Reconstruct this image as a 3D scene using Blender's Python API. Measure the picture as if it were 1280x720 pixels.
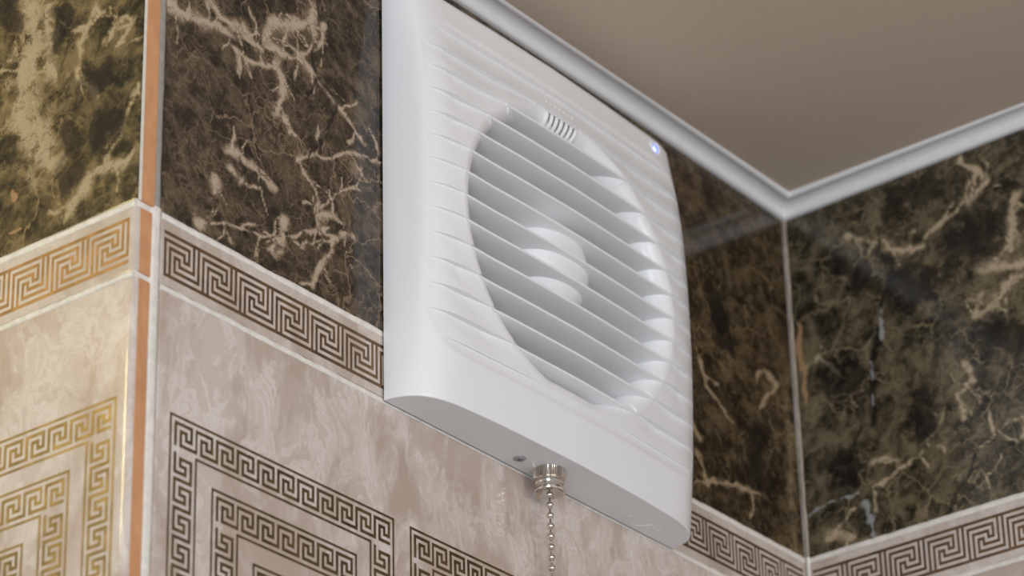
import bpy, bmesh, math, random
import numpy as np
from mathutils import Vector, Matrix

for o in list(bpy.data.objects):
    bpy.data.objects.remove(o, do_unlink=True)
scene = bpy.context.scene
C = scene.collection
MM = 0.001

# ------------------------------------------------------------------ camera
F_PX = 4162.7
yaw, pitch, roll = (math.radians(a) for a in (52.71, 27.76, -1.478))
cam_d = bpy.data.cameras.new('camera')
cam = bpy.data.objects.new('camera', cam_d)
C.objects.link(cam)
fw = Vector((math.sin(yaw) * math.cos(pitch), math.cos(yaw) * math.cos(pitch), math.sin(pitch)))
rt = Vector((math.cos(yaw), -math.sin(yaw), 0))
up = rt.cross(fw)
r2 = rt * math.cos(roll) + up * math.sin(roll)
u2 = -rt * math.sin(roll) + up * math.cos(roll)
M = Matrix((r2, u2, -fw)).transposed().to_4x4()
M.translation = Vector((-0.69158, -0.57599, -0.43591))
cam.matrix_world = M
cam_d.sensor_width = 36
cam_d.lens = F_PX / 1280 * 36
cam_d.clip_start = 0.01
cam_d.dof.use_dof = True
cam_d.dof.focus_distance = 1.02
cam_d.dof.aperture_fstop = 16
scene.camera = cam

# ------------------------------------------------------------------ light
world = bpy.data.worlds.new('world')
scene.world = world
world.use_nodes = True
bg = world.node_tree.nodes['Background']
bg.inputs[0].default_value = (0.86, 0.87, 0.92, 1)
bg.inputs[1].default_value = 0.46


def area(name, loc, target, size, power, col):
    d = bpy.data.lights.new(name, 'AREA')
    d.shape = 'RECTANGLE'
    d.size, d.size_y = size
    d.energy = power
    d.color = col
    o = bpy.data.objects.new(name, d)
    C.objects.link(o)
    o.location = loc
    o.rotation_euler = (Vector(target) - Vector(loc)).to_track_quat('-Z', 'Y').to_euler()
    return o


# cool daylight from the window across the room, low on the left
area('window_daylight', (-1.35, -0.85, -0.22), (0, 0, 0.05), (0.6, 0.7), 10, (0.84, 0.92, 1.0))
# unseen white fill from the camera side, added to brighten front-facing surfaces
area('front_fill', (-0.35, -1.35, -0.02), (0.05, 0, 0.05), (1.0, 0.3), 5.8, (1.0, 0.98, 0.95))
# warm lamp of the hallway side, in front of the left wall
pl = bpy.data.lights.new('warm_lamp', 'POINT')
pl.energy = 1.8
pl.color = (1.0, 0.88, 0.38)
pl.shadow_soft_size = 0.04
plo = bpy.data.objects.new('warm_lamp', pl)
C.objects.link(plo)
plo.location = (-0.42, 0.225, 0.125)

scene.view_settings.view_transform = 'Standard'
scene.view_settings.look = 'None'
scene.view_settings.exposure = 0.0
scene.view_settings.gamma = 1.0
scene.view_settings.use_curve_mapping = False


# ------------------------------------------------------------------ helpers
def obj(name, verts, faces, mats, parent=None, smooth=True, fmat=None, mm=True):
    me = bpy.data.meshes.new(name)
    if mm:
        verts = [(a * MM, b * MM, c * MM) for a, b, c in verts]
    me.from_pydata(verts, [], faces)
    for m in (mats if isinstance(mats, (list, tuple)) else [mats]):
        me.materials.append(m)
    if fmat:
        me.polygons.foreach_set('material_index', fmat)
    me.polygons.foreach_set('use_smooth', [smooth] * len(me.polygons))
    me.update()
    o = bpy.data.objects.new(name, me)
    C.objects.link(o)
    if parent:
        o.parent = parent
    return o


def fix_normals(o):
    bm = bmesh.new()
    bm.from_mesh(o.data)
    bmesh.ops.remove_doubles(bm, verts=bm.verts, dist=1e-7)
    bmesh.ops.recalc_face_normals(bm, faces=bm.faces)
    bm.to_mesh(o.data)
    bm.free()
    return o


def sharp(o, deg=35):
    o.data.set_sharp_from_angle(angle=math.radians(deg))
    return o


def struct(o, label, cat):
    o['kind'] = 'structure'
    o['label'] = label
    o['category'] = cat
    return o


class Buf:
    def __init__(s):
        s.v, s.f = [], []

    def add(s, v, f):
        n = len(s.v)
        s.v += list(v)
        s.f += [tuple(i + n for i in q) for q in f]

    def lathe(s, prof, cx, cy, axis='z', seg=48, mod=None, z0=0.0):
        """prof: list of (r, h). axis z: h along z; axis y: h along -y."""
        v, f = [], []
        for k, (r, h) in enumerate(prof):
            for i in range(seg):
                a = 2 * math.pi * i / seg
                rr = r + (mod(k, i) if mod else 0)
                if axis == 'z':
                    v.append((cx + rr * math.cos(a), cy + rr * math.sin(a), z0 + h))
                else:
                    v.append((cx + rr * math.cos(a), -h, cy + rr * math.sin(a)))
        for k in range(len(prof) - 1):
            for i in range(seg):
                j = (i + 1) % seg
                f.append((k * seg + i, k * seg + j, (k + 1) * seg + j, (k + 1) * seg + i))
        f.append(tuple(range(seg)))
        f.append(tuple((len(prof) - 1) * seg + i for i in range(seg)))
        s.add(v, f)

    def tube(s, pts, r, seg=8):
        pts = [Vector(p) for p in pts]
        v, f = [], []
        for k, p in enumerate(pts):
            t = (pts[min(k + 1, len(pts) - 1)] - pts[max(k - 1, 0)]).normalized()
            a = t.orthogonal().normalized() if k == 0 else (a - t * a.dot(t)).normalized()
            b = t.cross(a)
            rr = r[k] if isinstance(r, (list, tuple)) else r
            for i in range(seg):
                w = 2 * math.pi * i / seg
                v.append(tuple(p + (a * math.cos(w) + b * math.sin(w)) * rr))
        for k in range(len(pts) - 1):
            for i in range(seg):
                j = (i + 1) % seg
                f.append((k * seg + i, k * seg + j, (k + 1) * seg + j, (k + 1) * seg + i))
        f.append(tuple(range(seg)))
        f.append(tuple((len(pts) - 1) * seg + i for i in range(seg)))
        s.add(v, f)

    def sphere(s, c, r, seg=20, rings=12):
        prof = [(max(r * math.sin(math.pi * k / rings), r * 0.02), r * math.cos(math.pi * k / rings)) for k in range(rings + 1)]
        s.lathe(prof, c[0], c[1], 'z', seg, None, c[2])

    def build(s, name, mat, parent=None, smooth=True, sharp_deg=None):
        o = fix_normals(obj(name, s.v, s.f, mat, parent, smooth))
        if sharp_deg:
            sharp(o, sharp_deg)
        return o


def interp(pts):
    xs = [p[0] for p in pts]
    ys = [p[1] for p in pts]
    n = len(xs)
    d = [(ys[i + 1] - ys[i]) / (xs[i + 1] - xs[i]) for i in range(n - 1)]
    m = [d[0]] + [0 if d[i - 1] * d[i] <= 0 else 2 / (1 / d[i - 1] + 1 / d[i]) for i in range(1, n - 1)] + [d[-1]]

    def f(x):
        if x <= xs[0]:
            return ys[0]
        if x >= xs[-1]:
            return ys[-1]
        i = 0
        while x > xs[i + 1]:
            i += 1
        h = xs[i + 1] - xs[i]
        t = (x - xs[i]) / h
        return ((1 + 2 * t) * (1 - t) ** 2 * ys[i] + t * (1 - t) ** 2 * h * m[i]
                + t * t * (3 - 2 * t) * ys[i + 1] + t * t * (t - 1) * h * m[i + 1])
    return f


def sstep(a, b, x):
    t = min(max((x - a) / (b - a), 0.0), 1.0)
    return t * t * (3 - 2 * t)


# ------------------------------------------------------------------ materials
class NT:
    def __init__(s, name):
        s.m = bpy.data.materials.new(name)
        s.m.use_nodes = True
        s.t = s.m.node_tree
        s.b = s.t.nodes['Principled BSDF']

    def n(s, kind, **kw):
        x = s.t.nodes.new(kind)
        for k, v in kw.items():
            setattr(x, k, v)
        return x

    def put(s, sock, v):
        if isinstance(v, bpy.types.NodeSocket):
            s.t.links.new(v, sock)
        else:
            sock.default_value = v

    def math(s, op, a, b=0.0, c=0.0, clamp=False):
        x = s.n('ShaderNodeMath', operation=op, use_clamp=clamp)
        for i, v in enumerate((a, b, c)):
            s.put(x.inputs[i], v)
        return x.outputs[0]

    def smooth(s, v, lo, hi, a=0.0, b=1.0):
        x = s.n('ShaderNodeMapRange', interpolation_type='SMOOTHSTEP')
        for i, q in enumerate((v, lo, hi, a, b)):
            s.put(x.inputs[i], q)
        return x.outputs[0]

    def mix(s, f, a, b):
        x = s.n('ShaderNodeMix', data_type='RGBA')
        s.put(x.inputs[0], f)
        s.put(x.inputs[6], a if isinstance(a, bpy.types.NodeSocket) else (*a, 1))
        s.put(x.inputs[7], b if isinstance(b, bpy.types.NodeSocket) else (*b, 1))
        return x.outputs[2]

    def coord(s, off=(0, 0, 0), scale=(1, 1, 1), rot=(0, 0, 0)):
        c = s.n('ShaderNodeTexCoord')
        mp = s.n('ShaderNodeMapping')
        s.t.links.new(c.outputs['Object'], mp.inputs[0])
        mp.inputs[1].default_value = off
        mp.inputs[2].default_value = rot
        mp.inputs[3].default_value = scale
        return mp.outputs[0]

    def noise(s, co, scale, detail=4.0, rough=0.55, dist=0.0):
        x = s.n('ShaderNodeTexNoise')
        s.put(x.inputs['Vector'], co)
        x.inputs['Scale'].default_value = scale
        x.inputs['Detail'].default_value = detail
        x.inputs['Roughness'].default_value = rough
        x.inputs['Distortion'].default_value = dist
        return x

    def warp(s, co, scale, amt):
        nz = s.noise(co, scale, 3)
        sub = s.n('ShaderNodeVectorMath', operation='SUBTRACT')
        s.t.links.new(nz.outputs['Color'], sub.inputs[0])
        sub.inputs[1].default_value = (0.5, 0.5, 0.5)
        sc = s.n('ShaderNodeVectorMath', operation='SCALE')
        s.t.links.new(sub.outputs[0], sc.inputs[0])
        sc.inputs[3].default_value = amt
        ad = s.n('ShaderNodeVectorMath', operation='ADD')
        s.t.links.new(co, ad.inputs[0])
        s.t.links.new(sc.outputs[0], ad.inputs[1])
        return ad.outputs[0]

    def edge(s, co, scale):
        x = s.n('ShaderNodeTexVoronoi', feature='DISTANCE_TO_EDGE')
        s.put(x.inputs['Vector'], co)
        x.inputs['Scale'].default_value = scale
        return x.outputs['Distance']

    def bump(s, h, strength, dist):
        x = s.n('ShaderNodeBump')
        s.put(x.inputs['Height'], h)
        x.inputs['Strength'].default_value = strength
        x.inputs['Distance'].default_value = dist
        s.t.links.new(x.outputs[0], s.b.inputs['Normal'])

    def fin(s, col, rough=0.4, metal=0.0, spec=0.5):
        s.put(s.b.inputs['Base Color'], col if isinstance(col, bpy.types.NodeSocket) else (*col, 1))
        s.put(s.b.inputs['Roughness'], rough)
        s.put(s.b.inputs['Metallic'], metal)
        s.put(s.b.inputs['Specular IOR Level'], spec)
        return s.m


def dark_marble(name, seed, deep, brown, olive, tan, cream, crackle=1.0, cells=0.3):
    k = NT(name)
    co = k.coord(off=(seed, seed * 1.7, seed * 0.6))
    n1 = k.noise(co, 42, 10, 0.72, 0.6).outputs[0]
    n2 = k.noise(co, 95, 8, 0.68, 0.4).outputs[0]
    n3 = k.noise(co, 330, 7, 0.78, 0.5).outputs[0]
    n4 = k.noise(co, 24, 4, 0.6).outputs[0]
    col = k.mix(k.smooth(n1, 0.38, 0.62), deep, brown)
    col = k.mix(k.smooth(n2, 0.47, 0.68), col, olive)
    col = k.mix(k.math('MULTIPLY', k.smooth(n3, 0.47, 0.66), 0.8), col, olive)
    col = k.mix(k.math('MULTIPLY', k.smooth(n3, 0.52, 0.36), 0.85), col, deep)
    wc = k.warp(k.warp(co, 60, 0.018), 300, 0.0045)
    # pale matrix between dark nodules
    ce = k.smooth(k.edge(wc, 78), 0.02, 0.26, 1.0, 0.0)
    ce = k.math('MULTIPLY', k.math('MULTIPLY', ce, k.smooth(n2, 0.36, 0.62)), cells)
    col = k.mix(ce, col, tan)
    # fine cracks at three scales
    e1 = k.smooth(k.edge(wc, 58), 0.0, 0.035, 1.0, 0.0)
    e2 = k.smooth(k.edge(wc, 135), 0.0, 0.05, 1.0, 0.0)
    e3 = k.smooth(k.edge(wc, 300), 0.0, 0.08, 1.0, 0.0)
    c1 = k.math('MULTIPLY', k.math('MULTIPLY', e1, k.smooth(n4, 0.44, 0.60)), 0.60 * crackle)
    c2 = k.math('MULTIPLY', k.math('MULTIPLY', e2, k.smooth(n1, 0.44, 0.60)), 0.45 * crackle)
    c3 = k.math('MULTIPLY', k.math('MULTIPLY', e3, k.smooth(n2, 0.46, 0.60)), 0.32 * crackle)
    col = k.mix(k.math('MAXIMUM', k.math('MAXIMUM', c1, c2), c3), col, tan)
    at = k.n('ShaderNodeAttribute', attribute_name='veins')
    sp = k.n('ShaderNodeSeparateColor')
    k.t.links.new(at.outputs['Color'], sp.inputs[0])
    rn = k.noise(co, 190, 9, 0.78, 0.9).outputs[0]
    rag = k.math('MULTIPLY_ADD', rn, 1.7, -0.85)

    def mask(v, lo, hi, r=1.0):
        return k.smooth(k.math('ADD', v, k.math('MULTIPLY', rag, r)), lo, hi)
    gate = k.smooth(sp.outputs[0], 0.0, 0.30)
    rn2 = k.noise(co, 620, 6, 0.75, 0.6).outputs[0]
    v = k.math('ADD', sp.outputs[0], k.math('MULTIPLY_ADD', rn, 1.9, -0.95))
    v = k.math('ADD', v, k.math('MULTIPLY_ADD', rn2, 0.9, -0.45))
    ridge = k.smooth(k.math('ABSOLUTE', k.math('SUBTRACT', rn, 0.5)), 0.0, 0.045, 1.0, 0.0)
    v = k.math('ADD', v, k.math('MULTIPLY', k.math('MAXIMUM', ridge, e2), 0.22))
    halo = k.math('MULTIPLY', k.smooth(v, 0.12, 0.95), gate)
    col = k.mix(k.math('MULTIPLY', halo, 0.85), col, k.mix(k.smooth(v, 0.45, 1.15), tan, cream))
    dm = k.math('MULTIPLY', mask(sp.outputs[1], 0.30, 0.70, 0.8), k.smooth(sp.outputs[1], 0.02, 0.2))
    col = k.mix(k.math('MULTIPLY', dm, 0.78), col, (0.007, 0.006, 0.006))
    pm = k.math('MULTIPLY', mask(sp.outputs[2], 0.35, 0.7, 0.7), k.smooth(sp.outputs[2], 0.02, 0.2))
    col = k.mix(pm, col, (0.34, 0.20, 0.10))
    wm = k.math('MULTIPLY', mask(at.outputs['Alpha'], 0.40, 0.8, 0.8), k.smooth(at.outputs['Alpha'], 0.02, 0.2))
    col = k.mix(k.math('MULTIPLY', wm, 0.85), col, (0.30, 0.31, 0.30))
    k.bump(n3, 0.03, 0.0004)
    return k.fin(col, k.smooth(n2, 0.3, 0.7, 0.07, 0.13))


def beige_marble(name, seed, lo, mid, hi):
    k = NT(name)
    co = k.coord(off=(seed, seed * 2.1, seed * 0.4), rot=(0, math.radians(28), 0), scale=(1.25, 1, 0.72))
    wc = k.warp(co, 45, 0.012)
    n1 = k.noise(wc, 34, 5, 0.6, 0.6).outputs[0]
    n2 = k.noise(wc, 60, 7, 0.66, 1.2).outputs[0]
    n4 = k.noise(co, 260, 4, 0.6).outputs[0]
    col = k.mix(k.smooth(n1, 0.36, 0.64), lo, mid)
    ridge = k.smooth(k.math('ABSOLUTE', k.math('SUBTRACT', n2, 0.5)), 0.0, 0.055, 1.0, 0.0)
    col = k.mix(k.math('MULTIPLY', k.smooth(n2, 0.48, 0.72), 0.75), col, hi)
    col = k.mix(k.math('MULTIPLY', k.math('MULTIPLY', ridge, k.smooth(n1, 0.40, 0.56)), 0.60), col, hi)
    col = k.mix(k.math('MULTIPLY', k.smooth(n4, 0.5, 0.8), 0.25), col, lo)
    k.bump(n4, 0.02, 0.0003)
    return k.fin(col, 0.09)


def simple(name, col, rough, metal=0.0, var=0.06, scale=300, bump=0.0, spec=0.5):
    k = NT(name)
    co = k.coord()
    nz = k.noise(co, scale, 4, 0.6).outputs[0]
    a = tuple(c * (1 - var) for c in col)
    b = tuple(min(1, c * (1 + var)) for c in col)
    if bump:
        k.bump(nz, bump, 0.0006)
    return k.fin(k.mix(k.smooth(nz, 0.3, 0.7), a, b), rough, metal, spec)


M_DARK_BACK = dark_marble('dark_marble_back', 3.1, (0.010, 0.009, 0.006), (0.042, 0.029, 0.018), (0.078, 0.057, 0.036), (0.22, 0.155, 0.098), (0.52, 0.41, 0.30), 1.5, 0.22)
M_DARK_CORNER = dark_marble('dark_marble_corner', 9.4, (0.011, 0.007, 0.004), (0.042, 0.026, 0.013), (0.082, 0.057, 0.028), (0.20, 0.14, 0.075), (0.42, 0.31, 0.20), 1.4, 0.22)
M_DARK_RIGHT = dark_marble('dark_marble_right', 7.7, (0.010, 0.009, 0.006), (0.046, 0.035, 0.019), (0.098, 0.081, 0.046), (0.21, 0.165, 0.098), (0.50, 0.39, 0.26), 1.5, 0.42)
M_DARK_LEFT = dark_marble('dark_marble_left', 12.3, (0.009, 0.010, 0.005), (0.040, 0.032, 0.013), (0.088, 0.066, 0.029), (0.23, 0.165, 0.078), (0.46, 0.37, 0.24), 1.8, 0.75)
M_BEIGE = beige_marble('beige_marble', 2.0, (0.45, 0.355, 0.295), (0.57, 0.485, 0.43), (0.72, 0.67, 0.63))
M_BORDER = beige_marble('border_marble', 5.0, (0.45, 0.37, 0.31), (0.56, 0.48, 0.42), (0.66, 0.60, 0.54))
M_GROUT = simple('white_grout', (0.72, 0.68, 0.62), 0.75, var=0.10, scale=260, bump=0.5)
M_GREYGROUT = simple('grey_grout', (0.30, 0.28, 0.25), 0.7, var=0.12, scale=300, bump=0.4)
M_TANGROUT = simple('tan_corner_grout', (0.36, 0.30, 0.23), 0.7, var=0.15, scale=260, bump=0.4)
k = NT('terracotta_body')
co = k.coord(scale=(1, 1, 0.45))
tcol = k.mix(k.smooth(k.noise(co, 180, 4, 0.6).outputs[0], 0.3, 0.7), (0.50, 0.24, 0.11), (0.60, 0.30, 0.14))
tcol = k.mix(k.math('MULTIPLY', k.smooth(k.noise(co, 95, 6, 0.7).outputs[0], 0.60, 0.68), 0.55), tcol, (0.50, 0.46, 0.42))
M_TERRA = k.fin(tcol, 0.7)
M_GLAZE_EDGE = simple('pale_glaze_edge', (0.70, 0.66, 0.58), 0.2)
M_PRINT = simple('bronze_lustre_print', (0.22, 0.135, 0.075), 0.42, 0.8, 0.25, 160)
M_PRINT_DARK = simple('dark_bronze_lustre_print', (0.20, 0.145, 0.07), 0.46, 0.9, 0.30, 160)
M_PLASTIC = simple('white_plastic', (0.80, 0.80, 0.81), 0.28, var=0.01, scale=900)
M_CEIL = simple('taupe_ceiling_paint', (0.58, 0.46, 0.355), 0.55, var=0.02, scale=500, bump=0.04)
M_TRIM = simple('white_trim', (0.72, 0.71, 0.70), 0.45, var=0.02)
M_METAL = simple('nickel', (0.64, 0.59, 0.53), 0.16, 1.0, 0.05, 500)
M_ZINC = simple('zinc_screw', (0.42, 0.43, 0.43), 0.42, 0.5, 0.15, 700)
M_GAP_SHADE = simple('painted_gap_shade', (0.10, 0.10, 0.10), 0.6)  # dark colour standing in for shade in vent gaps and screw slots
k = NT('blue_indicator_light')
k.fin((0.2, 0.3, 0.9), 0.3)
lw = k.n('ShaderNodeLayerWeight')
lw.inputs[0].default_value = 0.35
k.put(k.b.inputs['Emission Color'], k.mix(k.smooth(lw.outputs['Facing'], 0.02, 0.5), (0.62, 0.72, 1.0), (0.03, 0.07, 1.0)))
k.b.inputs['Emission Strength'].default_value = 1.5
M_LED = k.m

# traced veins of the three dark marble tiles: kind, width, points (along the wall, height), millimetres
V1 = [
    ('L', 2.6, [(-96.5,93.5),(-92.0,92.5),(-86.0,93.4),(-79.0,95.6),(-71.8,96.6)]),
    ('L', 2.4, [(-79.2,102.8),(-75.0,99.9),(-67.8,100.2),(-62.6,98.6),(-56.3,98.3),(-49.9,100.0),(-43.5,101.0),(-37.0,100.7),(-32.1,99.7)]),
    ('L', 1.4, [(-69.7,93.1),(-65.5,91.4),(-60.3,91.4),(-50.9,93.8)]),
    ('L', 2.6, [(-49.9,95.5),(-47.1,90.2),(-47.6,83.4),(-49.1,77.8)]),
    ('L', 1, [(-45.4,78.7),(-44.2,73.5)]),
    ('L', 1.2, [(-45.7,105.0),(-39.2,103.0),(-31.6,99.9),(-21.7,92.8),(-15.0,89.1),(-8.4,85.4)]),
    ('L', 3, [(-56.3,100.7),(-52.2,108.5),(-43.7,111.8),(-35.0,118.6),(-31.8,122.7)]),
    ('L', 1.5, [(-35.0,118.6),(-32.8,115.4),(-32.8,108.6)]),
    ('L', 1.5, [(-28.4,119.2),(-29.5,111.9),(-38.2,104.4)]),
    ('L', 1.1, [(-39.9,65.7),(-30.3,71.9),(-21.6,75.4),(-11.7,80.6),(-0.5,82.2)]),
    ('D', 0.9, [(-30.7,127.5),(-30.6,121.6)]),
    ('D', 0.9, [(-32.8,110.3),(-33.3,103.3),(-30.5,99.6),(-21.7,93.6),(-25.0,84.6),(-29.3,77.7),(-34.6,68.8)]),
    ('D', 0.8, [(-30.5,98.8),(-36.4,89.8)]),
    ('L', 2, [(-71.8,55.6),(-66.8,56.2),(-62.7,54.1),(-57.5,53.5),(-49.2,51.2)]),
    ('L', 3, [(-75.6,44.4),(-76.9,39.9)]),
    ('L', 2.5, [(-68.7,50.5),(-65.6,48.7)]),
    ('L', 1.1, [(-37.8,65.7),(-34.5,60.6),(-29.2,56.5),(-32.3,50.3),(-30.2,45.6),(-26.9,43.4)]),
    ('L', 0.8, [(-29.1,54.1),(-21.6,62.1),(-11.7,68.9)]),
    ('L', 2, [(-31.3,51.6),(-23.8,53.9),(-18.3,51.4)]),
    ('L', 1.5, [(-19.4,47.7),(-14.0,49.2)]),
    ('L', 2.6, [(-45.9,43.0),(-44.8,37.1),(-50.9,30.7)]),
    ('L', 0.8, [(-78.1,27.9),(-66.2,31.7),(-56.1,33.2),(-46.9,36.3),(-34.4,43.9),(-25.9,48.6)]),
    ('L', 2.4, [(-82.9,26.6),(-78.1,27.9)]),
    ('L', 1.4, [(-23.7,45.9),(-23.7,41.1),(-29.0,33.4),(-32.1,26.6)]),
    ('L', 0.8, [(-70.2,29.7),(-69.0,24.7)]),
    ('L', 0.8, [(-56.1,33.2),(-59.0,25.8)]),
    ('L', 1.6, [(166.1,41.8),(172.6,33.1),(195.3,39.0),(207.4,39.4)]),
    ('L', 1.6, [(207.9,73.7),(220.3,87.9),(212.8,91.0)]),
    ('L', 1.2, [(168.2,83.7),(174.5,70.9),(185.7,63.7)]),
    ('G', 4, [(226.3,82.3),(224.7,51.0),(224.2,24.5)]),
    ('L', 2, [(162.8,53.5),(168.1,48.0)]),
    ('D', 9, [(183.5,105.0),(188.3,91.4)]),
    ('D', 9, [(203.3,58.7),(204.9,44.2)]),
]
V2 = [
    ('L', 1.6, [(-27.3,143.6),(-32.8,140.0),(-38.2,137.0)]),
    ('L', 1.8, [(-41.1,137.6),(-44.6,132.0),(-48.8,128.9),(-57.7,128.5)]),
    ('L', 1.1, [(-59.2,131.8),(-67.4,135.9),(-77.8,140.3)]),
    ('L', 2.6, [(-77.8,140.3),(-83.6,143.7),(-87.1,145.6)]),
    ('L', 1.5, [(-76.1,157.4),(-80.0,152.1),(-84.2,149.4),(-84.8,144.3)]),
    ('L', 3, [(-96.8,134.5),(-94.6,128.9),(-94.8,121.3),(-92.5,114.7)]),
    ('L', 3.4, [(-97.2,108.8),(-89.8,109.2),(-80.4,112.5)]),
    ('L', 3, [(-95.7,104.0),(-88.9,101.1),(-84.1,96.4),(-79.6,93.8),(-76.4,94.8)]),
    ('L', 1.5, [(-79.4,102.3),(-76.6,96.9)]),
    ('D', 1.6, [(-39.4,137.7),(-38.4,132.5),(-42.1,129.1),(-45.3,126.9),(-43.6,120.9),(-40.3,115.6),(-38.3,111.9)]),
    ('D', 1.6, [(-38.4,102.9),(-35.8,96.0),(-32.5,89.4),(-32.3,79.2),(-31.8,65.5)]),
    ('D', 1.2, [(-26.4,65.9),(-20.5,58.9)]),
    ('W', 1, [(-38.1,109.9),(-38.1,103.4),(-38.9,99.4)]),
    ('W', 1.1, [(-38.3,101.6),(-38.0,97.8)]),
    ('W', 1, [(-32.6,90.6),(-32.6,82.9)]),
    ('W', 1, [(-32.2,78.0),(-32.2,73.5)]),
    ('W', 1, [(-2.6,39.2),(-9.6,42.1),(-23.1,42.5)]),
    ('W', 1.8, [(-24.7,37.7),(-26.5,34.7),(-27.6,25.2)]),
    ('L', 0.9, [(-71.8,44.5),(-79.9,48.1),(-85.3,51.3),(-91.1,51.9)]),
    ('D', 0.8, [(-71.8,44.5),(-65.7,34.2),(-60.3,25.5)]),
    ('L', 0.7, [(-72.4,37.0),(-75.0,25.4)]),
    ('P', 1.3, [(-3.6,115.8),(-3.4,104.0),(-4.5,90.7),(-4.6,82.9)]),
    ('L', 0.8, [(-4.3,97.2),(-11.3,98.8),(-21.5,87.8)]),
    ('L', 0.8, [(-15.5,82.0),(-27.8,81.3)]),
    ('L', 0.9, [(-49.3,52.6),(-57.5,56.3),(-60.7,62.7)]),
    ('L', 1.6, [(-29.3,52.4),(-38.6,52.1)]),
    ('L', 1, [(-28.5,42.8),(-37.9,43.7),(-48.9,49.0)]),
    ('L', 1.4, [(-70.1,78.4),(-73.3,71.2),(-66.4,67.1),(-68.0,57.9)]),
    ('L', 2.6, [(-8.5,28.8),(-14.1,30.9),(-20.6,27.8)]),
    ('D', 5, [(-23.5,132.8),(-23.3,130.7)]),
    ('D', 5.5, [(-32.1,126.0),(-29.6,122.5)]),
    ('D', 10, [(-47.7,116.3),(-55.2,113.7)]),
    ('D', 9, [(-52.0,67.9),(-51.2,59.4)]),
    ('D', 9, [(-16.1,89.5),(-22.6,84.9)]),
    ('D', 10, [(-82.5,85.7),(-91.0,80.4)]),
    ('D', 10, [(-72.9,124.8),(-82.5,122.4)]),
    ('D', 10, [(-50.9,152.3),(-62.1,150.4)]),
    ('D', 8, [(-16.0,54.0),(-19.7,50.3)]),
]
V0 = [
    ('L', 9, [(47.2,106.6),(44.1,92.8),(48.1,84.5),(48.5,68.7),(38.8,54.2),(35.7,50.6)]),
    ('L', 4, [(38.7,101.8),(39.3,87.2),(34.3,76.6)]),
    ('L', 1.4, [(19.4,96.3),(24.5,83.7),(26.2,74.6),(17.7,62.9)]),
    ('L', 2, [(14.3,80.8),(10.3,86.5)]),
    ('L', 1.2, [(0.7,61.0),(5.9,51.2),(12.4,40.7)]),
    ('L', 4, [(19.3,37.5),(23.3,33.1),(27.3,28.7)]),
    ('L', 2.5, [(1.2,38.9),(10.9,37.8),(19.3,37.5)]),
    ('L', 1.5, [(58.8,88.7),(49.6,85.1),(39.0,82.1)]),
    ('P', 1.1, [(49.9,43.9),(48.9,41.2)]),
    ('P', 0.9, [(51.8,29.3),(46.1,30.8)]),
    ('L', 1, [(9.9,77.8),(4.5,84.1),(14.8,90.8),(19.4,96.3)]),
    ('D', 6, [(32.6,98.1),(35.1,90.4)]),
    ('D', 8, [(19.4,68.3),(16.6,69.6)]),
    ('D', 7, [(13.1,53.9),(10.1,51.6)]),
    ('D', 6, [(28.8,55.1),(27.2,52.2)]),
    ('D', 6, [(29.3,38.8),(23.8,41.4)]),
    ('D', 6, [(57.2,109.4),(53.8,104.2)]),
]
FLOURISH1 = [(116.8, -3.6), (116.8, -5.4), (117.0, -6.9), (117.7, -5.1), (119.1, -3.6), (121.0, -2.8), (123.3, -2.8), (125.5, -3.6), (126.6, -5.7), (127.4, -7.1)]
FLOURISH2 = [(128.3, -6.8), (129.8, -6.0), (132.0, -5.8), (132.5, -6.8)]

XR = 231.9      # plane of the right wall
XL = -107.8     # plane of the left wall face
H = 164.8       # ceiling height above the fan's foot


def P_back(u, v, d):
    return (u, -d, v)


def P_right(u, v, d):
    return (XR - d, u, v)


def P_left(u, v, d):
    return (XL - d, u, v)


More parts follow.
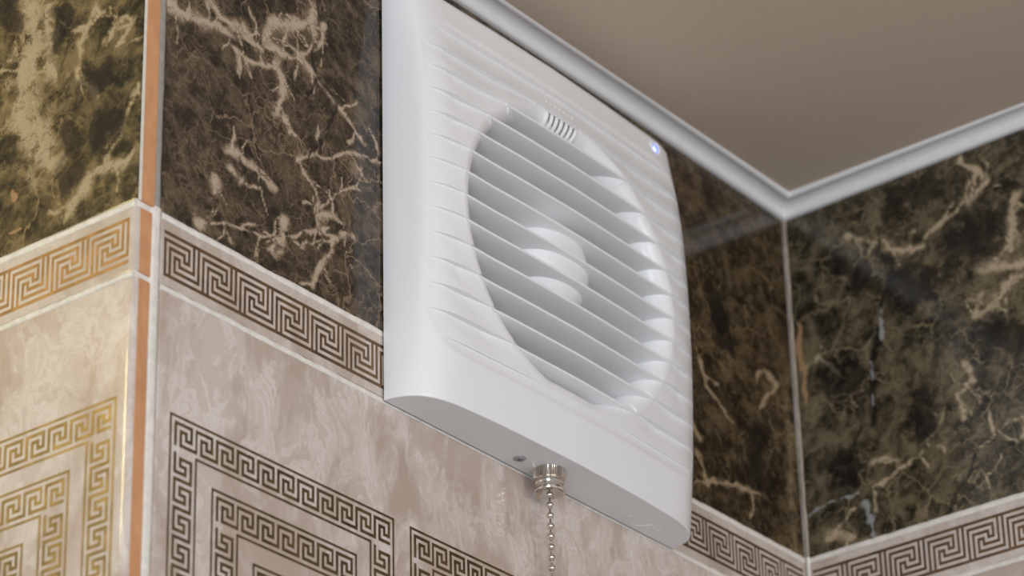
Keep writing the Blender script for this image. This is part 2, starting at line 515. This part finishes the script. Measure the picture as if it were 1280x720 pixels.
def vein_layers(U, V, veins):
    """soft masks around the veins; the coordinates are crumpled first so that every vein runs ragged"""
    from mathutils import noise
    rnd = random.Random(len(veins))
    nz = np.array([[noise.noise((u / 11, v / 11, 3)), noise.noise((u / 11, v / 11, 9)), noise.noise((u / 3.2, v / 3.2, 5)),
                    noise.noise((u / 3.2, v / 3.2, 14)), noise.noise((u / 5, v / 5, 21))] for u, v in zip(U, V)])
    U2 = U + 2.0 * nz[:, 0] + 1.0 * nz[:, 2]
    V2 = V + 2.0 * nz[:, 1] + 1.0 * nz[:, 3]
    wmod = np.clip(0.85 + 0.9 * nz[:, 4], 0.35, 1.6)
    out = np.zeros((U.size, 4), dtype=np.float32)
    ch = {'L': 0, 'D': 1, 'P': 2, 'W': 3, 'G': 0}
    todo = list(veins)
    for kind, wd, pts in veins:           # thin side branches
        if kind != 'L':
            continue
        for (x0, y0), (x1, y1) in zip(pts[:-1], pts[1:]):
            for _ in range(1):
                t = rnd.random()
                x, y = x0 + (x1 - x0) * t, y0 + (y1 - y0) * t
                a = math.atan2(y1 - y0, x1 - x0) + rnd.choice((-1, 1)) * rnd.uniform(0.5, 1.4)
                p = [(x, y)]
                for s in range(3):
                    a += rnd.uniform(-0.6, 0.6)
                    L = rnd.uniform(1.5, 4.5)
                    x, y = x + L * math.cos(a), y + L * math.sin(a)
                    p.append((x, y))
                todo.append(('L', rnd.uniform(0.45, 0.9), p))
    for kind, wd, pts in todo:
        xs, ys = [p[0] for p in pts], [p[1] for p in pts]
        mg = wd * 2.4 + 5
        sel = np.where((U > min(xs) - mg) & (U < max(xs) + mg) & (V > min(ys) - mg) & (V < max(ys) + mg))[0]
        if not sel.size:
            continue
        u, v = U2[sel], V2[sel]
        best = np.full(sel.size, 1e9)
        for (x0, y0), (x1, y1) in zip(pts[:-1], pts[1:]):
            dx, dy = x1 - x0, y1 - y0
            L = dx * dx + dy * dy + 1e-9
            t = np.clip(((u - x0) * dx + (v - y0) * dy) / L, 0, 1)
            best = np.minimum(best, np.hypot(u - x0 - t * dx, v - y0 - t * dy))
        m = np.clip(1.0 - best / (wd * 1.7 * wmod[sel]), 0, 1)
        if kind == 'G':
            m *= 0.55
        c = ch[kind]
        out[sel, c] = np.maximum(out[sel, c], m)
    return out


def tile(name, wall, P, u0, u1, v0, v1, mat, veins=None, step=None, back=6.0, edge_mats=None, round_lo=0.35):
    """a tile with rounded glaze edges; edge_mats: glaze rim and body shown on the low-u side"""
    us = [u0, u0 + round_lo * 0.12, u0 + round_lo * 0.45, u0 + round_lo]
    lo2, hi2 = u0 + round_lo + 0.4, u1 - 0.7
    n = max(1, int((u1 - u0) / step)) if step else 1
    us += [lo2 + (hi2 - lo2) * i / n for i in range(n + 1)] + [u1 - 0.35, u1]
    m = max(1, int((v1 - v0) / step)) if step else 1
    vs = [v0, v0 + 0.15] + [v0 + 0.45 + (v1 - v0 - 0.9) * i / m for i in range(m + 1)] + [v1 - 0.15, v1]
    nu, nv = len(us), len(vs)
    du = [-round_lo, -round_lo * 0.55, -round_lo * 0.16, 0] + [0] * (nu - 5) + [-0.3]
    verts, U, V = [], [], []
    for j, v in enumerate(vs):
        for i, u in enumerate(us):
            d = du[i] + (-0.05 if j in (0, nv - 1) else 0)
            verts.append(P(u, v, d))
            U.append(u)
            V.append(v)
    faces = [(j * nu + i, j * nu + i + 1, (j + 1) * nu + i + 1, (j + 1) * nu + i) for j in range(nv - 1) for i in range(nu - 1)]
    fm = [0] * len(faces)
    loop = [i for i in range(nu)] + [j * nu + nu - 1 for j in range(1, nv)] + [(nv - 1) * nu + i for i in range(nu - 2, -1, -1)] + [j * nu for j in range(nv - 2, 0, -1)]
    depths = [-1.7, -back] if edge_mats else [-back]
    prev = loop
    for q, dd in enumerate(depths):
        cur = []
        for i in loop:
            verts.append(P(U[i], V[i], dd))
            U.append(U[i])
            V.append(V[i])
            cur.append(len(verts) - 1)
        for a in range(len(loop)):
            b = (a + 1) % len(loop)
            faces.append((prev[a], prev[b], cur[b], cur[a]))
            fm.append(1 + q if edge_mats else 0)
        prev = cur
    faces.append(tuple(prev))
    fm.append(len(depths) if edge_mats else 0)
    o = obj(name, verts, faces, [mat] + (edge_mats or []), wall, True, fm)
    if veins is not None:
        at = o.data.color_attributes.new('veins', 'FLOAT_COLOR', 'POINT')
        at.data.foreach_set('color', vein_layers(np.array(U), np.array(V), veins).ravel())
    sharp(o, 50)
    return o


def cells_to_print(name, parent, P, grid, u_at, v_at, mat, d=0.05):
    """grid[row][col] true = printed; rows run downwards. One thin raised film."""
    v, f = [], []
    for r, row in enumerate(grid):
        c = 0
        while c < len(row):
            if row[c]:
                e = c
                while e + 1 < len(row) and row[e + 1]:
                    e += 1
                n = len(v)
                a, b, t, w = u_at[c], u_at[e + 1], v_at[r], v_at[r + 1]
                v += [P(a, w, d), P(b, w, d), P(b, t, d), P(a, t, d), P(a, w, -0.05), P(b, w, -0.05), P(b, t, -0.05), P(a, t, -0.05)]
                f += [(n, n + 1, n + 2, n + 3), (n, n + 4, n + 5, n + 1), (n + 1, n + 5, n + 6, n + 2), (n + 2, n + 6, n + 7, n + 3), (n + 3, n + 7, n + 4, n)]
                c = e + 1
            else:
                c += 1
    return obj(name, v, f, mat, parent, False)


def border_unit():
    g = [[True] * 16 for _ in range(13)]

    def ln(c0, r0, c1, r1):
        for c in range(min(c0, c1) * 2, max(c0, c1) * 2 + 1):
            for r in range(min(r0, r1) * 2 - 1, max(r0, r1) * 2):
                g[r][c % 16] = False
    ln(0, 1, 6, 1); ln(6, 1, 6, 4); ln(4, 4, 6, 4); ln(4, 3, 4, 4); ln(2, 3, 4, 3); ln(2, 3, 2, 6); ln(2, 6, 8, 6); ln(0, 1, 0, 6)
    ln(1, 2, 1, 6); ln(1, 2, 5, 2); ln(5, 2, 5, 3)
    ln(3, 4, 3, 5); ln(3, 5, 7, 5); ln(7, 1, 7, 5)
    return g


def border_print(parent, P, ua, ub, c0, period, flip=False):
    """greek key band from ua to ub (reading direction), c0 = reading coordinate of one main riser"""
    g = border_unit()
    h = period / 16
    k0 = math.ceil((ua - c0 + h / 2) / h)
    k1 = math.floor((ub - c0 + h / 2) / h)
    us = [c0 - h / 2 + h * i for i in range(k0, k1 + 1)]
    rows = [[g[r][i % 16] for i in range(k0, k1)] for r in range(13)]
    z1, z0 = 18.6, 4.0
    vs = [z1 - (z1 - z0) * r / 13 for r in range(14)]
    uu = [-u for u in us] if flip else us
    return cells_to_print('meander_print', parent, P, rows, uu, vs, M_PRINT)


def key_band(n):
    """n units of the small key: 9 rows between the two outlines (outline, gap, 7 key rows, gap, outline)"""
    w = 8 * n + 3
    g = [[False] * w for _ in range(11)]
    for c in range(w):
        g[0][c] = g[10][c] = True
    for u in range(n):
        b = 2 + 8 * u
        for r in range(2, 9):
            for c in range(b, min(b + 8, w - 2)):
                g[r][c] = True
        for r in range(3, 10):
            g[r][b + 1] = False
        for c in range(b + 1, b + 6):
            g[3][c] = False
        for r in range(3, 6):
            g[r][b + 5] = False
        for r in range(5, 8):
            g[r][b + 3] = False
        for c in range(b + 3, b + 8):
            if c < w:
                g[7][c] = False
        for r in range(1, 8):
            if b + 7 < w:
                g[r][b + 7] = False
    for r in range(11):
        g[r][0] = g[r][w - 1] = True
    return g


def frame_print(parent, P, u0, v0, n, nd, cell, flip=False):
    """square frame of key bands: top run of n units, side runs of nd units, top-left corner at reading (u0, v0)"""
    top = key_band(n)
    w = len(top[0])
    hgt = 8 * nd + 3
    full = [[False] * w for _ in range(hgt)]
    side = key_band(nd)
    for r in range(hgt):
        for c in range(11):
            full[r][c] = side[c][r]
            full[r][w - 1 - c] = side[10 - c][r]
            
    for r in range(11):
        for c in range(w):
            full[r][c] = top[r][c]
            full[hgt - 1 - r][c] = top[10 - r][c]
    for r in range(9, hgt - 9):
        full[r][0] = full[r][w - 1] = True
        if r < 10:
            full[r][1] = full[r][w - 2] = False
    for c in range(1, 10):
        full[10][c] = full[10][w - 1 - c] = full[10][c] and 2 <= c <= 8 and False

    def axis(nc, start, sgn):
        out, x = [start], start
        for i in range(nc):
            x += sgn * cell * (0.75 if i in (0, 10, nc - 1, nc - 11) else 1.0)
            out.append(x)
        return out
    us = axis(w, u0, 1)
    vs = axis(hgt, v0, -1)
    uu = [-u for u in us] if flip else us
    return cells_to_print('meander_print', parent, P, full, uu, vs, M_PRINT_DARK)


def grout(name, wall, P, horizontal, a0, a1, c, w, mat=M_GROUT, seed=1, d=-0.12, jit=0.22):
    rnd = random.Random(seed)
    n = max(2, int(abs(a1 - a0) / 2.2))
    v, f = [], []
    o1 = o2 = 0
    for i in range(n + 1):
        t = a0 + (a1 - a0) * i / n
        o1 = o1 * 0.6 + rnd.uniform(-jit, jit)
        o2 = o2 * 0.6 + rnd.uniform(-jit, jit)
        for s, dd in ((-w / 2 - 0.25 + o1, d - 1.2), (-w / 2 + o1, d), (-w * 0.2, d + 0.16 + rnd.uniform(-0.05, 0.05)), (w * 0.2, d + 0.16 + rnd.uniform(-0.05, 0.05)), (w / 2 + o2, d), (w / 2 + 0.25 + o2, d - 1.2)):
            v.append(P(t, c + s, dd) if horizontal else P(c + s, t, dd))
    for i in range(n):
        for q in range(5):
            f.append((i * 6 + q, (i + 1) * 6 + q, (i + 1) * 6 + q + 1, i * 6 + q + 1))
    return obj(name, v, f, mat, wall, True)


def box(name, lo, hi, mat, parent=None):
    (a, b, c), (d, e, g) = lo, hi
    v = [(a, b, c), (d, b, c), (d, e, c), (a, e, c), (a, b, g), (d, b, g), (d, e, g), (a, e, g)]
    f = [(0, 3, 2, 1), (4, 5, 6, 7), (0, 1, 5, 4), (1, 2, 6, 5), (2, 3, 7, 6), (3, 0, 4, 7)]
    return obj(name, v, f, mat, parent, False)


# ------------------------------------------------------------------ the room
ZB = -330      # lower end of the built walls
wall_back = struct(box('wall_back', (-100.5, 0.9, ZB), (XR + 60, 60, H + 10), M_GROUT), 'tiled back wall with dark marble, key border and beige tiles behind the fan', 'wall')
wall_right = struct(box('wall_right', (XR + 0.9, -520, ZB), (XR + 60, 0.8, H + 10), M_GROUT), 'tiled wall meeting the fan wall at the inner corner on the right', 'wall')
wall_left = struct(box('wall_left', (XL + 7.0, 60.5, ZB), (-40, 420, H + 10), M_GROUT), 'tiled wall turning away at the outer corner on the left', 'wall')

tile('dark_marble_tile', wall_back, P_back, -97.6, 66.1, 23.8, H, M_DARK_BACK, V1, 0.7)
tile('dark_marble_tile', wall_back, P_back, 66.2, 230.9, 23.8, H, M_DARK_CORNER, V1, 0.7)
bt = tile('border_tile', wall_back, P_back, -97.4, 230.9, 1.3, 21.6, M_BORDER)
border_print(bt, P_back, -96.7, 229.6, -81.0, 15.72)
ct = tile('beige_tile', wall_back, P_back, -97.2, 230.9, ZB, -0.7, M_BEIGE)
CELL = 1.07
for q in range(3):
    x0 = -92.0 + 103.6 * q
    frame_print(ct, P_back, x0, -36.8, 11, 11, CELL)
    frame_print(ct, P_back, x0 + 17.3, -36.8 - 17.0, 7, 7, CELL)
    frame_print(ct, P_back, x0 + 34.6, -36.8 - 34.0, 3, 3, CELL)
grout('grout_joint', wall_back, P_back, True, -97.6, 230.9, 22.7, 2.2, seed=2)
grout('grout_joint', wall_back, P_back, True, -97.6, 230.9, 0.3, 2.0, seed=3)
grout('grout_joint', wall_back, P_back, False, ZB, 24.5, -99.5, 3.6, seed=4, d=-0.1, jit=0.12)
grout('grout_joint', wall_back, P_back, False, 24.5, H, -99.3, 2.6, M_GREYGROUT, seed=5, d=-0.25, jit=0.12)

tile('dark_marble_tile', wall_right, P_right, -515, -1.0, 23.8, H, M_DARK_RIGHT, V2, 0.9)
bt = tile('border_tile', wall_right, P_right, -515, -1.0, 1.3, 21.6, M_BORDER)
border_print(bt, P_right, 1.6, 513, 64.1, 15.6, True)
ct = tile('beige_tile', wall_right, P_right, -515, -1.0, ZB, -0.7, M_BEIGE)
for q in range(4):
    frame_print(ct, P_right, 6 + 103.6 * q, -36.8, 11, 11, CELL, True)
    frame_print(ct, P_right, 23.3 + 103.6 * q, -53.8, 7, 7, CELL, True)
grout('grout_joint', wall_right, P_right, True, -515, -1.0, 22.7, 2.2, seed=6)
grout('grout_joint', wall_right, P_right, True, -515, -1.0, 0.3, 2.0, seed=7)
grout('grout_joint', wall_right, P_right, False, 24, H, -0.6, 0.9, M_TANGROUT, seed=8, d=0.3, jit=0.2)
grout('grout_joint', wall_right, P_right, False, ZB, 24, -0.6, 1.3, seed=11, d=0.3, jit=0.2)

EM = [M_GLAZE_EDGE, M_TERRA]
tile('dark_marble_tile', wall_left, P_left, -0.2, 400, 23.8, H, M_DARK_LEFT, V0, 0.9, 7.0, EM, 0.5)
bt = tile('border_tile', wall_left, P_left, 0.0, 400, 1.3, 21.6, M_BORDER, None, None, 6.4, EM, 1.6)
border_print(bt, P_left, -398, -1.9, -2.4 - 15.22, 15.72, True)
ct = tile('beige_tile', wall_left, P_left, -0.1, 400, ZB, -0.7, M_BEIGE, None, None, 6.2, EM, 1.6)
for q in range(3):
    frame_print(ct, P_left, -4.4 - 96.9 - 103.6 * q, -36.2, 11, 11, CELL, True)
    frame_print(ct, P_left, -4.4 - 96.9 + 17.3 - 103.6 * q, -53.2, 7, 7, CELL, True)
    frame_print(ct, P_left, -4.4 - 96.9 + 34.6 - 103.6 * q, -70.2, 3, 3, CELL, True)
grout('grout_joint', wall_left, P_left, True, 0.5, 400, 22.7, 2.2, seed=9, d=-0.1)
grout('grout_joint', wall_left, P_left, True, 0.5, 400, 0.3, 2.0, seed=10, d=-0.1)
# the joints turn over the cut tile edges at the outer corner
obj('grout_joint', [(XL + 0.3, 0.4, 21.6), (XL + 7, 0.5, 21.9), (XL + 7, 0.5, 24.0), (XL + 0.3, 0.4, 23.9), (XL + 0.3, 4, 21.6), (XL + 7, 4, 21.6), (XL + 7, 4, 23.9), (XL + 0.3, 4, 23.9)],
    [(0, 1, 2, 3), (4, 7, 6, 5), (0, 4, 5, 1), (1, 5, 6, 2), (2, 6, 7, 3), (3, 7, 4, 0)], M_GROUT, wall_left, False)
obj('grout_joint', [(XL + 0.3, 0.4, -0.7), (XL + 7, 0.5, -0.6), (XL + 7, 0.5, 1.4), (XL + 0.3, 0.4, 1.3), (XL + 0.3, 4, -0.7), (XL + 7, 4, -0.7), (XL + 7, 4, 1.3), (XL + 0.3, 4, 1.3)],
    [(0, 1, 2, 3), (4, 7, 6, 5), (0, 4, 5, 1), (1, 5, 6, 2), (2, 6, 7, 3), (3, 7, 4, 0)], M_GROUT, wall_left, False)
# plaster core that carries both walls of the outer corner
box('plaster_core', (XL + 7.1, 6.5, ZB), (-40, 60.4, H + 10), M_GROUT, wall_left)

ceil = struct(box('ceiling', (-1300, -1000, H), (XR + 60, 700, H + 12), M_CEIL), 'plain taupe painted ceiling', 'ceiling')

# ceiling trim: (distance from the wall, height)
TP = [(0, H), (0, 158.9), (1.5, 158.9), (2.0, 159.3), (2.2, 160.0), (2.4, 160.9)]
for q in range(1, 9):
    a = math.pi / 2 * q / 9
    TP.append((2.4 + 4.3 * (1 - math.cos(a)), 160.9 + 2.3 * math.sin(a)))
TP += [(6.9, 163.1), (7.2, 162.8), (7.9, 162.7), (8.6, 163.0), (9.0, 163.7), (9.0, H)]


def trim(name, stations, label):
    v, f = [], []
    n = len(TP)
    for fn in stations:
        v += [fn(a, z) for a, z in TP]
    for s in range(len(stations) - 1):
        for i in range(n):
            j = (i + 1) % n
            f.append((s * n + i, s * n + j, (s + 1) * n + j, (s + 1) * n + i))
    k = (len(stations) - 1) * n
    f += [tuple(range(n)), tuple(range(k + n - 1, k - 1, -1))]
    return sharp(struct(fix_normals(obj(name, v, f, M_TRIM)), label, 'trim'), 40)


def lift(z, dz):
    return min(z + dz, H) if z < H else H


trim('trim_1', [lambda a, z: (XL - a, -a, lift(z, 1.5)), lambda a, z: (135, -a, lift(z, 1.6)), lambda a, z: (205, -a, lift(z, 0.8)), lambda a, z: (XR - a, -a, z)], 'white coved ceiling trim above the fan')
trim('trim_2', [lambda a, z: (XR - a, -a, z), lambda a, z: (XR - a, -30, lift(z, 0.55)), lambda a, z: (XR - a, -100, lift(z, 1.3)), lambda a, z: (XR - a, -519, lift(z, 1.3))], 'white coved ceiling trim along the right wall')
trim('trim_3', [lambda a, z: (XL - a, -a, lift(z, 1.1)), lambda a, z: (XL - a, 400, lift(z, 1.1))], 'white coved ceiling trim over the left wall')

# ------------------------------------------------------------------ the fan
fan = bpy.data.objects.new('exhaust_fan', None)
C.objects.link(fan)
fan.empty_display_size = 0.02
fan['label'] = 'white square plastic exhaust fan with slatted round opening on the tiled wall'
fan['category'] = 'fan'

FX0, FX1, ZT = -0.7, 148.3, 147.5
XC, ZC, R0, RV = 72.9, 72.3, 56.0, 53.2
ZLO, ZHI = 20.52, 124.05    # the round opening is cut flat by the lowest and the highest ridge
GAP = 0.6
prof = interp([(0, 0), (0.12, 1.5), (0.5, 3.4), (1.2, 5.4), (2.2, 7.4), (3.5, 9.1), (5, 10.5), (8.4, 12.4), (12, 13.7), (18, 14.8), (28, 15.6), (45, 16.4), (74.5, 17.0)])
RIDGES = [20.4 + 8.65 * i for i in range(14)]


def face(x, z):
    """smooth front depth of the cover"""
    e = min(x - FX0, FX1 - x)
    t = (z - 74) / 74
    d = prof(e) + 4.6 * (1 - t * t) * sstep(0, 4.5, e) * (1 - 0.30 * sstep(8, 36, e))
    d -= 4.9 * sstep(112, 148, z) * (1 - math.exp(-e / 10))
    return d


def region(x, z):
    """distance inwards from the border of the louvred field (negative outside)"""
    hx, hz, r = 70.5, 60.5, 16
    qx, qz = abs(x - 73.8) - (hx - r), abs(z - 76.4) - (hz - r)
    return r - (math.hypot(max(qx, 0), max(qz, 0)) + min(max(qx, qz), 0))


def relief(x, z):
    d = region(x, z)
    if d <= 0:
        return 0.0
    s = 0.0
    if z < RIDGES[-1]:
        if z < RIDGES[0]:
            s = 1 - sstep(0, 7.5, RIDGES[0] - z)
        else:
            s = ((z - RIDGES[0]) % 8.65) / 8.65
    rr = math.hypot(x - XC, (z - ZC) * R0 / RV) - R0
    amp = 1.9 * min(1.0, d / 12)
    if rr < 9.0:                        # the band rises again towards the lip of the opening
        amp *= max(0.25, 0.25 + 0.75 * rr / 9.0)
    return amp * s + 0.4 * sstep(0, 1.6, d)


def depth(x, z):
    return max(face(x, z) - relief(x, z), 0.0) if 0 < x - FX0 and x < FX1 else face(x, z)


zs = set()
zz = 1.5
while zz < ZT - 3:
    zs.add(round(zz, 3))
    zz += 0.8
for r in RIDGES:
    zs = {z for z in zs if not (r - 0.75 < z < r + 0.25)}
    zs |= {r + 0.15, r - 0.01, r - 0.16, r - 0.5}
zs = {z for z in zs if not (ZLO - 0.08 < z < ZLO + 0.16 or ZHI - 0.16 < z < ZHI + 0.08)}
NP = 14
for q in range(NP + 1):
    zs |= {ZLO + 0.14 * q / NP, ZHI - 0.14 * q / NP}
zs = sorted(zs)


def half_chord(z):
    if z < ZLO - 1e-6 or z > ZHI + 1e-6:
        return 0.0
    w = min(z - ZLO, ZHI - z)
    c = R0 * math.sqrt(1 - ((z - ZC) / RV) ** 2)
    return c * min(1.0, max(w, 0) / 0.14) if w > 1e-6 else 0.0


rows = [(0.0, 0.35, 0.25)] + [(0.12, 0.1, 0.08), (0.35, 0.0, 0.0)] + [(z, 0.0, 0.0) for z in zs]
for a in (0, 20, 40, 58, 74, 84, 90):     # rounded top edge
    a = math.radians(a)
    rows.append((ZT - 2.4 + 2.4 * math.sin(a), 1.6 * (1 - math.cos(a)), 2.2 * (1 - math.cos(a))))
ES = [0, 0.02, 0.08, 0.2, 0.4, 0.7, 1.1, 1.6, 2.2, 2.9, 3.7, 4.6, 5.6, 6.8, 8.2, 9.8, 11.6, 13.5]
NI = 26
verts, faces = [], []
grid = []
for z, shrink_y, shrink_x in rows:
    ch = half_chord(z)
    xs = [FX0 + e for e in ES]
    a, b = xs[-1], XC - ch
    xs += [a + (b - a) * i / NI for i in range(1, NI + 1)]
    a2 = FX1 - ES[-1]
    xr = [XC + ch + (a2 - XC - ch) * i / NI for i in range(NI)] + [FX1 - e for e in reversed(ES)]
    line = []
    for x in xs + xr:
        d = depth(min(max(x, FX0), FX1), z)
        d = max(d - shrink_y * min(1, d), 0)
        w = max(0.0, 1 - abs(min(x - FX0, FX1 - x)) / 6)
        sx = (shrink_x * w) * (1 if x < XC else -1)
        line.append(len(verts))
        verts.append((x + sx, -GAP - d, z))
    grid.append((z, ch, line))
NL = len(ES) + NI
for (za, ca, A), (zb, cb, B) in zip(grid[:-1], grid[1:]):
    for i in range(2 * NL - 1):
        if i == NL - 1 and (ca > 0 or cb > 0):
            continue
        if i == NL - 1:
            continue
        faces.append((A[i], A[i + 1], B[i + 1], B[i]))
faces.append(tuple(grid[0][2]))
faces.append(tuple(reversed(grid[-1][2])))
# rounded lip of the opening, then the duct
ring = []
inside = [g for g in grid if ZLO - 1e-6 <= g[0] <= ZHI + 1e-6]
ring = [g[2][NL - 1] for g in inside] + [g[2][NL] for g in reversed(inside[1:-1])]
prev = ring
LR, LD = 6.5, 8.5
steps = [(LR * math.sin(math.radians(a)), LD * (1 - math.cos(math.radians(a)))) for a in (10, 20, 30, 40, 50, 60, 70, 80, 90)] + [(LR + 0.1, 12.0), (LR + 0.2, 17.5)]
for k2, (dr, dd) in enumerate(steps):
    cur = []
    w = sstep(0, 5, k2 + 1)
    for vi in ring:
        x, y, z = verts[vi]
        a = math.atan2(z - ZC, x - XC)
        base = -GAP - y
        smooth_d = face(x, z) - 0.6
        d = base * (1 - w) + smooth_d * w - dd
        r = math.hypot(x - XC, z - ZC) - dr
        cur.append(len(verts))
        verts.append((XC + r * math.cos(a), -GAP - max(d, 0.5), ZC + r * math.sin(a)))
    for i in range(len(ring)):
        j = (i + 1) % len(ring)
        faces.append((prev[i], prev[j], cur[j], cur[i]))
    prev = cur
faces.append(tuple(prev))
cover = fix_normals(obj('cover', verts, faces, M_PLASTIC, fan))
sharp(cover, 20)

# slats: each a plate across the opening, its front edge on the cover's surface
for zr in RIDGES:
    dz = zr - ZC
    if not ZLO + 2 < zr < ZHI - 2:
        continue
    half = half_chord(zr) - 0.2
    hin = math.sqrt(max((R0 - LR + 1) ** 2 - dz * dz, (0.4 * half) ** 2))
    n = 28
    v, f = [], []
    for i in range(n + 1):
        s = -1 + 2 * i / n
        x = XC + half * s
        xb = XC + hin * s
        d = face(x, zr) - 0.28
        xm = XC + (half * 0.75 + hin * 0.25) * s
        sec = [(x, d - 0.45, zr), (x, d - 0.12, zr - 0.10), (x, d, zr - 0.42), (x, d - 0.10, zr - 0.78), (x, d - 0.4, zr - 0.92),
               (xb, d - 9.0, zr - 1.05), (xb, d - 14.0, zr - 1.1), (xb, d - 14.0, zr - 0.1), (xb, d - 9, zr)]
        v += [(a, -GAP - b, c) for a, b, c in sec]
    m = 9
    for i in range(n):
        for q in range(m):
            q2 = (q + 1) % m
            f.append((i * m + q, (i + 1) * m + q, (i + 1) * m + q2, i * m + q2))
    f += [tuple(range(m)), tuple(range(n * m + m - 1, n * m - 1, -1))]
    sharp(fix_normals(obj('slat', v, f, M_PLASTIC, fan)), 50)

# motor hub and impeller behind the slats
b = Buf()
hub = [(18.0 * math.sin(math.radians(a)) ** 0.75 + 0.02, 3.0 + 15.4 * math.cos(math.radians(a)) ** 0.8) for a in range(0, 85, 4)] + [(18.0, 3.0), (18.1, 1.2)]
b.lathe(hub, XC, ZC, 'y', 64)
b.build('motor_hub', M_PLASTIC, fan)
for q in range(6):
    a0 = 2 * math.pi * q / 6
    v = []
    for i in range(7):
        r = 15 + 29 * i / 6
        for w, yy in ((-0.26, 1.5), (0.0, 3.2), (0.26, 5.4)):
            a = a0 + w
            for t in (0, 0.8):
                v.append((XC + r * math.cos(a), -(yy + t), ZC + r * math.sin(a)))
    f = []
    for i in range(6):
        for p in range(2):
            A = i * 6 + p * 2
            f += [(A, A + 2, A + 8, A + 6), (A + 1, A + 7, A + 9, A + 3)]
        f += [(i * 6, i * 6 + 6, i * 6 + 7, i * 6 + 1), (i * 6 + 4, i * 6 + 5, i * 6 + 11, i * 6 + 10)]
    f += [(0, 1, 3, 2), (2, 3, 5, 4), (36, 38, 39, 37), (38, 40, 41, 39)]
    fix_normals(obj('impeller_blade', v, f, M_PLASTIC, fan))

# small comb of vent ribs on top of the lip
def lip_pt(x, t, off=0.0):
    """point on the lip at the flat top of the opening; t 0..1 from face to duct"""
    al = math.radians(90 * t)
    sd = face(x, ZHI) - 0.9
    r = math.hypot(x - XC, ZHI - ZC)
    k3 = (r - LR * math.sin(al) - off * math.sin(al)) / r
    return (XC + (x - XC) * k3, -GAP - (sd - LD * (1 - math.cos(al))) - off * math.cos(al), ZC + (ZHI - ZC) * k3)


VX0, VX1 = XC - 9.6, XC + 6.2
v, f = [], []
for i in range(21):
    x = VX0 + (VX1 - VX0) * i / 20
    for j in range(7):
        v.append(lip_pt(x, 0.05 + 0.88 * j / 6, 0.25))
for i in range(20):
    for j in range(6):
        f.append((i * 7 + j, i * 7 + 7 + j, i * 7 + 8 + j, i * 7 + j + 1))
vent_shade = obj('vent_shade_sheet', v, f, M_GAP_SHADE, fan)  # dark sheet on the lip, painting the shade between the ribs
for i in range(7):
    x = VX0 + (VX1 - VX0) * i / 6
    b = Buf()
    b.tube([lip_pt(x, 0.03 + 0.92 * j / 8, 0.25) for j in range(9)], [0.5] + [0.85] * 7 + [0.5], 10)
    b.build('vent_rib', M_PLASTIC, vent_shade)
for i in range(7):
    x = XC - 8.0 + 2.35 * i
    z = 128.4
    d = depth(x, z)
    b = Buf()
    b.sphere((x, -GAP - d + 0.1, z), 0.42, 10, 6)
    b.build('raised_dot', M_PLASTIC, fan)

# indicator light in its dished seat
lx, lz = 132.2, 141.6
ld = depth(lx, lz) + GAP
b = Buf()
b.lathe([(3.3, ld - 1.6), (3.2, ld - 0.1), (2.9, ld + 0.35), (2.4, ld + 0.5), (2.0, ld + 0.3), (1.7, ld - 0.2)], lx, lz, 'y', 40)
seat = b.build('indicator_seat', M_PLASTIC, fan)
b = Buf()
b.lathe([(1.55 * math.cos(math.radians(a)) + 0.01, ld + 0.1 + 0.7 * math.sin(math.radians(a))) for a in (0, 20, 40, 60, 75, 90)], lx, lz, 'y', 32)
led = b.build('indicator_light', M_LED, seat)
led['label'] = 'lit blue indicator light'

# screw in the underside
b = Buf()
b.lathe([(2.15, 0.5), (2.15, -0.10), (1.9, -0.35), (1.2, -0.5), (0.3, -0.52)], 58.5, -6.0, 'z', 32)
screw = b.build('screw', M_ZINC, fan, True, 40)
for a in (0.4, 0.4 + math.pi / 2):
    c, s = math.cos(a), math.sin(a)
    v = []
    for zz in (-0.42, -0.56):
        for p, q in ((-1.1, -0.2), (1.1, -0.2), (1.1, 0.2), (-1.1, 0.2)):
            v.append((58.5 + p * c - q * s, -6.0 + p * s + q * c, zz))
    obj('screw_slot_shade', v, [(0, 1, 2, 3), (7, 6, 5, 4), (0, 4, 5, 1), (1, 5, 6, 2), (2, 6, 7, 3), (3, 7, 4, 0)], M_GAP_SHADE, screw, False)  # dark bars on the head, painted shade of the cross slots

# raised flourish moulded into the underside
b = Buf()
b.tube([(x, y, 0.0) for x, y in FLOURISH1], 0.16, 6)
b.tube([(x, y, 0.0) for x, y in FLOURISH2], 0.16, 6)
b.build('moulded_flourish', M_PLASTIC, fan)

# pull switch: knurled ferrule and ball chain
px, py = 71.7, -7.4
b = Buf()
fp = [(4.6, 0.3), (5.0, 0.0), (5.30, -0.25), (5.30, -3.35), (5.05, -3.6), (4.55, -3.75), (4.40, -4.0), (4.70, -4.4), (4.80, -4.9), (4.60, -5.4), (4.05, -5.8), (3.85, -6.2),
      (4.10, -6.7), (4.75, -7.1), (5.05, -7.5), (4.95, -7.8), (4.55, -7.85), (3.7, -7.1), (2.8, -6.2), (1.9, -5.7), (1.1, -5.6), (1.0, -6.9), (0.6, -6.9)]
b.lathe(fp, px, py, 'z', 176, lambda k, i: (-0.42 if i % 4 in (0, 1) else 0.0) if k in (2, 3) else 0.0)
fer = b.build('pull_switch_ferrule', M_METAL, fan, True, 32)
b = Buf()
b.tube([(px, py, -5.5), (px, py, -92)], 0.28, 8)
chain = b.build('pull_chain', M_METAL, fan)
b = Buf()
b.sphere((0, 0, 0), 1.16, 24, 14)
bead = b.build('bead', M_METAL, chain)
for i in range(25):
    o = bead if i == 0 else bead.copy()
    if i:
        C.objects.link(o)
        o.parent = chain
    o.location = (px * MM, py * MM, (-8.35 - 3.55 * i) * MM)
